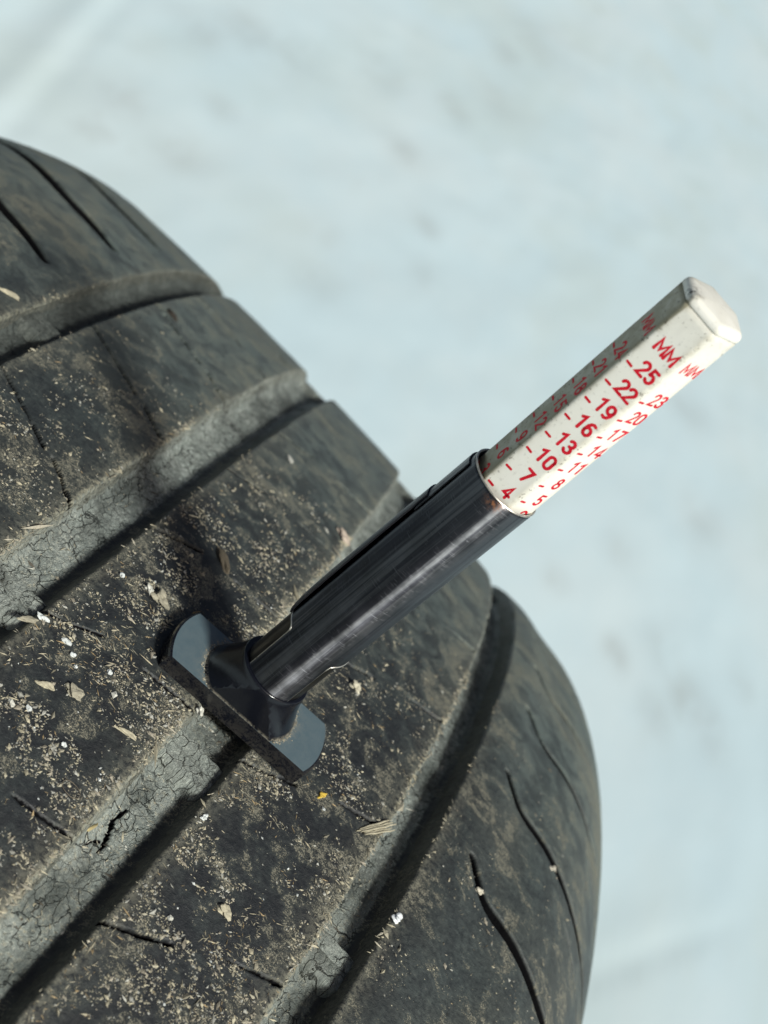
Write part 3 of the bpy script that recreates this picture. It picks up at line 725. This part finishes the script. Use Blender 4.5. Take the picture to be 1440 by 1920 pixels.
def ribbon(P, w_):
    P = np.array(P, float); d_ = np.diff(P, axis=0); L = np.linalg.norm(d_, axis=1); ok = np.r_[True, L > 1e-6]; P = P[ok]
    d_ = np.diff(P, axis=0); d_ /= np.linalg.norm(d_, axis=1)[:, None]
    nrm = np.c_[-d_[:, 1], d_[:, 0]]; vs = []; fs = []
    left, right = [], []
    for i in range(len(P)):
        if i == 0: nv = nrm[0]; sc_ = 1
        elif i == len(P) - 1: nv = nrm[-1]; sc_ = 1
        else:
            nv = nrm[i - 1] + nrm[i]; nl = np.linalg.norm(nv)
            nv = nv / nl if nl > .3 else nrm[i]; sc_ = min(1.9, 1 / max(.3, nv @ nrm[i]))
        j = 1 + 0.10 * (rnd.random() - .5)
        left.append(P[i] + nv * w_ * sc_ * j); right.append(P[i] - nv * w_ * sc_ * j)
    vs = left + right; n_ = len(P)
    fs = [(i, n_ + i, n_ + i + 1, i + 1) for i in range(n_ - 1)]
    for end, dr in ((0, -d_[0]), (n_ - 1, d_[-1])):
        a_, b_ = (left[end], right[end]) if end else (right[end], left[end])
        ia, ib = (end, n_ + end) if end else (n_ + end, end)
        mid_ = (a_ + b_) / 2; base = len(vs); e0 = (a_ - b_) / 2
        caps = [mid_ + math.cos(q) * e0 + math.sin(q) * dr * w_ for q in np.linspace(0, math.pi, 7)[1:-1]]
        vs = vs + caps; poly = [ia] + [base + q for q in range(5)] + [ib]
        fs.append(tuple(reversed(poly)))
    return vs, fs
def text_mesh(name, txt, x, z, wdt, hgt, pitch, w_, slant=0.0):
    """lettering on the plane y = -AP, reading along +x, up = +z (mm)"""
    vs, fs = [], []; layer = 0
    for ci, ch in enumerate(txt):
        for P in GL[ch]:
            Q = [(x + ci * pitch + p[0] / .5 * wdt + slant * p[1] * hgt, z + p[1] * hgt) for p in P]
            v_, f_ = ribbon(Q, w_); b_ = len(vs)
            vs += [(p[0], -AP - 0.012 - 0.004 * layer, p[1]) for p in v_]; fs += [tuple(i + b_ for i in f) for f in f_]; layer += 1
    me = bpy.data.meshes.new(name); me.from_pydata([tuple(c * MM for c in q) for q in vs], [], fs); me.update()
    return me
Z4 = 49.4665
dash_me = text_mesh('dash', '-', -1.51, 0, .72, 1, 1, 0.16)
dash_made = None
for fi, start in ((0, 4), (-1, 3), (1, 2)):
    rot = Matrix.Rotation(fi * math.pi / 3, 4, 'Z')
    for num in range(start, 26, 3):
        zz = Z4 + (num - 4)
        jx, jz = rnd.uniform(-.05, .05), rnd.uniform(-.04, .04)
        if num >= 3:
            if dash_made is None: o = dash_made = link('dash', dash_me, INK, st)
            else: o = dash_made.copy(); COL.objects.link(o); o.parent = st
            o.matrix_local = rot @ Matrix.Translation((jx * MM, 0, (zz + jz) * MM)) @ Matrix.Rotation(rnd.uniform(-.08, .08), 4, 'Y')
        txt = str(num); x0 = -0.20 if len(txt) == 2 else 0.45
        o = link('number', text_mesh('number', txt, x0 + jx, zz + jz + 0.10, 0.80, 1.62, 1.20, 0.185 if fi == 0 else 0.16), INK, st)
        o.matrix_local = rot
    o = link('unit_letters', text_mesh('unit_letters', 'MM', -0.85, Z4 + 21 + 3.2, .78, 1.42, 1.48, .185 if fi == 0 else .155), INK, st); o.matrix_local = rot

# ------------------------------------------------------------------ debris lying on the tread
def frame(s):
    t = s / R
    return np.array([0, math.sin(t), math.cos(t)]), np.array([0, math.cos(t), -math.sin(t)])   # normal, along
def debris(name, x, s, sx_, sy_, sz_, ang, col, label, cat, group=None, rough=.35, n_=2, bend=0.0, lift=0.0, seed=0):
    """an irregular lump, sx along its own long axis (mm)"""
    bm = bmesh.new(); bmesh.ops.create_icosphere(bm, subdivisions=n_, radius=1.0)
    rg = random.Random(seed * 7 + 1)
    o1, o2, o3 = (rg.random() * 6 for _ in range(3))
    vc = []
    for v_ in bm.verts:
        p = v_.co; q = 1 + rough * (math.sin(p.x * 3.1 + o1) * math.sin(p.y * 2.7 + o2) + .6 * math.sin(p.z * 5 + p.x * 4 + o3)) + rough * .5 * (rg.random() - .5)
        v_.co = Vector((p.x * q * sx_, p.y * q * sy_, p.z * q * sz_ + bend * (p.x ** 2)))
        vc.append(1 + .5 * (rg.random() - .5))
    me = bpy.data.meshes.new(name); bm.to_mesh(me); bm.free()
    at = me.attributes.new('tint', 'FLOAT_COLOR', 'POINT')
    at.data.foreach_set('color', np.array([(col[0] * k_, col[1] * k_, col[2] * k_, 1) for k_ in vc], np.float32).ravel())
    me.transform(Matrix.Scale(MM, 4))
    o = link(name, me, DEB)
    nn, al = frame(s); ac = np.array([1., 0, 0])
    lx = ac * math.cos(ang) + al * math.sin(ang); ly = np.cross(nn, lx)
    p = tread(x, s, sz_ * .45 + lift)
    M_ = Matrix.Identity(4)
    for r_ in range(3):
        M_[r_][0] = lx[r_]; M_[r_][1] = ly[r_]; M_[r_][2] = nn[r_]; M_[r_][3] = float(p[r_])
    o.matrix_world = M_
    return tag(o, label, cat, group)
STRAW = (.50, .46, .34); PALE = (.60, .60, .54); WHITE = (.72, .76, .75); BROWN = (.13, .11, .08); TAN = (.38, .355, .275)
G1 = 'loose bits of dirt lying on the tread'
D = [
 ('straw_chip', 23.9, 3.8, 3.7, 0.75, .35, 1.05, STRAW, 'split straw chip bridging the edge of the right-hand groove', 'straw'),
 ('yellow_flake', 15.2, -.3, .75, .32, .22, 1.2, (.60, .42, .07), 'small bright yellow flake just below the right end of the foot', 'flake'),
 ('white_flake', 32.5, -5.7, .85, .55, .3, .9, (.80, .84, .86), 'white chip on the lower right lip of the right-hand groove', 'flake'),
 ('seed_husk', -15.9, 19.8, 2.3, .75, .6, -.75, BROWN, 'brown seed husk lying in the stem shadow above the foot', 'husk'),
 ('straw_sliver', -65.2, 30.4, 2.0, .5, .25, .6, STRAW, 'pale straw sliver on the upper left shoulder rib', 'straw'),
 ('dirt_crumb', -17.6, 2.4, 1.1, .95, .55, .3, TAN, 'largest rough beige crumb left of the foot tip', 'crumb'),
 ('dirt_crumb', -19.5, 2.1, .6, .5, .4, .2, PALE, 'pale crumb just left of the large beige crumb', 'crumb'),
 ('grit_grain', -23.2, 0, .5, .45, .35, 0, WHITE, 'round white grain near the second groove edge', 'grain'),
 ('grit_grain', -21.2, -16.1, .95, .5, .35, .5, WHITE, 'elongated white grain in the middle of the left rib', 'grain'),
 ('grit_grain', -19.6, -16.9, .5, .42, .35, .1, WHITE, 'round white grain directly under the elongated one', 'grain'),
 ('grit_grain', -15.1, -14.4, .5, .45, .35, .1, WHITE, 'round white grain left of the foot by itself', 'grain'),
 ('grit_grain', -18.3, -17.9, .32, .3, .25, .1, WHITE, 'tiny white grain lowest of the close trio on the left rib', 'grain'),
 ('bark_chip', -26.1, -18.0, 1.3, .4, .25, .9, TAN, 'tan chip on the lower edge of the second groove at left', 'chip'),
 ('white_flake', -25.3, -16.2, .7, .35, .2, .1, WHITE, 'flat white flake beside the tan chip at the groove edge', 'flake'),
 ('dirt_crumb', 10.2, 23.2, 1.0, .75, .6, .3, (.56, .53, .42), 'cream crumb on the dark rib just right of the barrel', 'crumb'),
 ('dirt_crumb', -16.1, -20.9, 1.2, .9, .45, .4, TAN, 'rough tan crumb cluster below the white grains', 'crumb'),
 ('bark_chip', -19.0, -23.4, 1.2, .4, .3, .5, STRAW, 'straw coloured chip at far left below the white grains', 'chip'),
 ('grit_grain', -20.0, -29.0, .7, .4, .3, -.3, PALE, 'pale oblong grain at the left picture edge', 'grain'),
 ('grit_grain', -18.3, -27.7, .55, .45, .35, .2, WHITE, 'white grain right of the pale oblong one at left edge', 'grain'),
 ('dirt_crumb', -3.9, -7.2, .55, .5, .4, .2, PALE, 'pale crumb on the groove edge touching the foot', 'crumb'),
 ('bark_chip', -3.7, -31.0, 1.5, .3, .3, 1.45, (.42, .35, .18), 'yellowish sliver beside the black gash in the middle groove', 'chip'),
 ('white_flake', 5.1, -19.2, .55, .3, .2, 1.2, WHITE, 'white flake on the rib right of the middle groove', 'flake'),
 ('dirt_crumb', 52.2, 34.7, .6, .5, .3, .2, (.5, .47, .4), 'blurred pale crumb on the slit of the right shoulder', 'crumb'),
 ('dirt_crumb', 41.4, 12.2, .65, .45, .35, .2, (.6, .56, .46), 'cream crumb at the top of the nearest shoulder slit', 'crumb'),
 ('seed_husk', -52.9, 72.5, 1.4, .8, .4, -.6, (.04, .035, .03), 'blurred dark seed on the far upper rib', 'husk'),
 ('grit_grain', -20.8, 62.9, 1.1, .7, .4, -.5, (.5, .5, .46), 'blurred pale grain on the far middle rib', 'grain'),
 ('dirt_crumb', -5.6, 56.3, 1.4, .8, .5, -.4, (.55, .46, .38), 'blurred pinkish crumb behind the barrel at the groove edge', 'crumb'),
 ('bark_chip', -8.4, -19.2, 1.6, .3, .25, .35, STRAW, 'pale straw chip left of the middle groove below the foot', 'chip'),
 ('dirt_crumb', 14.0, -26.8, .9, .7, .35, .5, STRAW, 'straw crumb beside the dark pit on the lower rib', 'crumb'),
 ('grit_grain', -12.6, -27.6, .5, .4, .3, .5, WHITE, 'white grain above the fine slit at lower left', 'grain'),
 ('grit_grain', 9.5, -33.3, .5, .42, .3, .5, PALE, 'pale grain low on the rib between the two near grooves', 'grain'),
]
def splinter(x, s, L, W, ang, col, label):
    vs, fs, cs = [], [], []
    for kq in range(5):
        y0 = (kq / 4 - .5) * W * 1.6; l0 = -L * rnd.uniform(.72, 1); l1 = L * rnd.uniform(.72, 1); hw_ = W * rnd.uniform(.18, .26); z0 = rnd.uniform(-.05, .12)
        for t_ in np.linspace(0, 1, 7):
            px_ = l0 + (l1 - l0) * t_; wv_ = hw_ * (1 - .75 * abs(2 * t_ - 1) ** 4); yy = y0 * (1 + .5 * t_) + .05 * math.sin(px_ * 2 + kq); zz_ = z0 + .10 * px_ / L * kq * .5
            b_ = len(vs)
            for a_ in range(6):
                an_ = a_ * math.pi / 3; vs.append((px_, yy + wv_ * math.cos(an_), zz_ + .15 * math.sin(an_))); cs.append(rnd.uniform(.75, 1.1))
            if t_ > 0: fs += [(b_ - 6 + a_, b_ - 6 + (a_ + 1) % 6, b_ + (a_ + 1) % 6, b_ + a_) for a_ in range(6)]
        fs += [tuple(len(vs) - 42 + a_ for a_ in range(5, -1, -1)), tuple(len(vs) - 6 + a_ for a_ in range(6))]
    me = bpy.data.meshes.new('straw_chip'); me.from_pydata([tuple(c * MM for c in v_) for v_ in vs], [], fs)
    at = me.attributes.new('tint', 'FLOAT_COLOR', 'POINT'); at.data.foreach_set('color', np.array([(col[0] * c, col[1] * c, col[2] * c, 1) for c in cs], np.float32).ravel())
    o = link('straw_chip', me, DEB); nn, al = frame(s); ac = np.array([1., 0, 0])
    lx = ac * math.cos(ang) + al * math.sin(ang); ly = np.cross(nn, lx); p = tread(x, s, .28); M_ = Matrix.Identity(4)
    for r_ in range(3): M_[r_][0] = lx[r_]; M_[r_][1] = ly[r_]; M_[r_][2] = nn[r_]; M_[r_][3] = float(p[r_])
    o.matrix_world = M_
    tag(o, label, 'straw', G1)
splinter(23.9, 3.6, 4.0, .62, 1.08, STRAW, D[0][8])
for q, dd in enumerate(D[1:], 1):
    name, x, s, a1, a2, a3, an, col, lab, cat = dd
    if name == 'grit_grain': a1, a2, a3 = a1 * .78, a2 * .78, a3 * .78
    el = name in ('straw_chip', 'straw_sliver', 'bark_chip', 'seed_husk')
    debris(name, x, s, a1, a2, a3, an, col, lab, cat, G1, .22 if el or name == 'grit_grain' else .42, 2 if name == 'grit_grain' else 3, -.25 if el else 0, (-2.6 if 'gash' in lab else 0.03), q)

# fine dried mud, plant fibres and sand: nobody could count it
def scatter(name, n_, smax, sizes, elong, flat, cols, seed, label, thr, bright=1.0, ranges=None):
    x = RS.uniform(-60 if ranges is None else ranges[0], 62 if ranges is None else ranges[1], n_ * 5); s = RS.uniform(-75, smax, n_ * 5)
    on = np.zeros(len(x), bool)
    for a_, b_ in rib_bounds: on |= (x > a_ + .4) & (x < b_ - .4)
    for gi in (1, 2, 3): on |= (x > GEDGE[gi][0]) & (x < GEDGE[gi][1]) & (RS.rand(len(x)) < .0)
    on &= ~((np.hypot(x - FX, s) < 13.2) & (np.abs(s - (x - FX) * 0.148) < 5.6))
    pm = fbm(x * .17, s * .17, seed, 3) * .6 + fbm(x * .8, s * .8, seed + 5, 2) * .4
    p = sstep(thr, thr + .14, pm) * np.interp(s, [5, 45], [1, .22]) * np.where(x > 31, .12, 1) * np.where(x < -33, .30, 1) * np.where(x > 3, np.interp(s, [-25, 15], [1.0, .45]), 1)
    on &= RS.rand(len(x)) < p
    x = x[on][:n_]; s = s[on][:n_]; n2 = len(x)
    sz_ = sizes[0] * np.exp(RS.randn(n2) * sizes[1]); sz_ = np.clip(sz_, .03, sizes[0] * 4.5)
    dz, _ = sipe_field(x, s); x = x[dz > -.1]; s = s[dz > -.1]; sz_ = sz_[dz > -.1]; n2 = len(x)
    surf = 0.16 * (fbm(x * .18, s * .18, 41) - .5) + 0.10 * (fbm(x * 0.9, s * 0.9, 43) - .5)
    t = s / R; nn = np.c_[0 * t, np.sin(t), np.cos(t)]; al = np.c_[0 * t, np.cos(t), -np.sin(t)]; ac = np.c_[1 + 0 * t, 0 * t, 0 * t]
    an = RS.rand(n2) * 6.283; tg = ac * np.cos(an)[:, None] + al * np.sin(an)[:, None]
    tl = nn + .35 * (RS.rand(n2, 3) - .5); tl /= np.linalg.norm(tl, axis=1)[:, None]
    tg = tg - (tg * tl).sum(1)[:, None] * tl; tg /= np.linalg.norm(tg, axis=1)[:, None]
    C = np.array(cols)[RS.randint(0, len(cols), n2)] * (0.65 + .6 * RS.rand(n2, 1)) * bright
    co_, F_, tn_ = octa(n2, tread(x, s, surf + sz_ * flat * .5), sz_ * MM, tg, tl, np.full(n2, flat), elong[0] + RS.rand(n2) * elong[1], C)
    tag(link(name, mesh_np(name, co_, F_, None, {'tint': tn_}, False), DEB), label, 'dirt', None, 'stuff')
scatter('mud_flecks', 44000, 62, (.078, .58), (1.0, .9), .6, [TAN, STRAW, (.34, .31, .25), (.40, .40, .36)], 101, 'dried mud flecks speckled over the tread ribs', .47)
scatter('plant_fibres', 11000, 50, (.065, .5), (2.0, 3.4), .5, [STRAW, TAN, (.5, .45, .33), (.40, .30, .17)], 131, 'fine dry plant fibres stuck to the tread ribs', .50)
scatter('sand_grains', 260, 25, (.14, .40), (1.0, .4), .7, [WHITE, PALE, (.5, .5, .46)], 161, 'scattered pale sand grains on the near tread', .36, .85, (-30, 20))
# fringe of fibres and dust along the groove edges
n_ = 3600
edges = [(-56.0, .2, 1), (-34.4, 1.0, -1), (-26.0, .15, 1), (-4.3, 1.3, -1), (3.9, .2, 1), (25.2, 1.0, -1), (31.8, .3, 1), (-62.1, .8, -1)]
wts = np.array([e[1] for e in edges]); ei = RS.choice(len(edges), n_, p=wts / wts.sum())
E_ = np.array(edges); s = RS.uniform(-72, 60, n_); x = E_[ei, 0] + E_[ei, 2] * (np.abs(RS.randn(n_)) * .55 - .15)
kk = RS.rand(n_) < sstep(.3, .62, fbm(s * .12, x * 0 + ei * 9, 201, 3)); x = x[kk]; s = s[kk]; n_ = len(x)
t = s / R; nn = np.c_[0 * t, np.sin(t), np.cos(t)]; al = np.c_[0 * t, np.cos(t), -np.sin(t)]; ac = np.c_[1 + 0 * t, 0 * t, 0 * t]
an = RS.rand(n_) * 6.283; tg = ac * np.cos(an)[:, None] + al * np.sin(an)[:, None]
sz = .12 * np.exp(RS.randn(n_) * .5)
co, F, tn = octa(n_, tread(x, s, sz * .2), sz * MM, tg, nn, np.full(n_, .5), 1.2 + RS.rand(n_) * 2.5, np.array([STRAW, TAN, (.45, .42, .34)])[RS.randint(0, 3, n_)] * (0.6 + .6 * RS.rand(n_, 1)))
tag(link('edge_dust', mesh_np('edge_dust', co, F, None, {'tint': tn}, False), DEB), 'straw coloured dust clinging along the groove edges', 'dirt', None, 'stuff')
# litter lying on the groove floors
n_ = 2600
gi_ = RS.choice([1, 2, 3], n_, p=[.25, .55, .2]); GE = np.array(GEDGE); GD = np.array(GDEPTH)
u = RS.uniform(.12, .80, n_) ** 1.15; x = GE[gi_, 0] + u * (GE[gi_, 1] - GE[gi_, 0]); s = RS.uniform(-72, 40, n_)
kk = RS.rand(n_) < sstep(.32, .6, fbm(x * .2, s * .16, 301, 3)) * np.interp(s, [-20, 25], [1, .35])
for a_, b_, c_ in ((-19.5, -5, 2), (-20.5, -8, 1), (-23, -11, 3)): kk &= ~((gi_ == c_) & (s > a_) & (s < b_))
x = x[kk]; s = s[kk]; u = u[kk]; gi_ = gi_[kk]; n_ = len(x)
h = -GD[gi_] + 1.5 * (np.abs(u - 0.5) * 2) ** 5 + 0.55 * (fbm(x * .35, s * .2, 61 + gi_) - .5) + 0.3 * (fbm(x * 1.3, s * .8, 63 + gi_) - .5)
t = s / R; nn = np.c_[0 * t, np.sin(t), np.cos(t)]; al = np.c_[0 * t, np.cos(t), -np.sin(t)]; ac = np.c_[1 + 0 * t, 0 * t, 0 * t]
an = RS.rand(n_) * 6.283; tg = ac * np.cos(an)[:, None] + al * np.sin(an)[:, None]
sz = .10 * np.exp(RS.randn(n_) * .5)
co, F, tn = octa(n_, tread(x, s, h + .03), sz * MM, tg, nn, np.full(n_, .5), 1.1 + RS.rand(n_) * 2.6, np.array([STRAW, TAN, (.5, .5, .44), (.12, .11, .09)])[RS.randint(0, 4, n_)] * (0.6 + .6 * RS.rand(n_, 1)))
tag(link('groove_litter', mesh_np('groove_litter', co, F, None, {'tint': tn}, False), DEB), 'straw bits and soil lying on the groove floors', 'dirt', None, 'stuff')
# a curled hair on the lower left rib
th_ = np.linspace(.4, 6.6, 30)
pts = np.array([tread(-8.4 + 1.25 * math.cos(q), -31.3 + .85 * math.sin(q), .18 + .05 * math.sin(3 * q)) for q in th_]) / MM
co, F = tube(pts, .05)
tag(link('curled_hair', mesh_np('curled_hair', co, F, None, {'tint': np.tile([.16, .14, .11], (len(co), 1))}), DEB), 'thin curled hair lying on the rib at lower left', 'hair', G1)
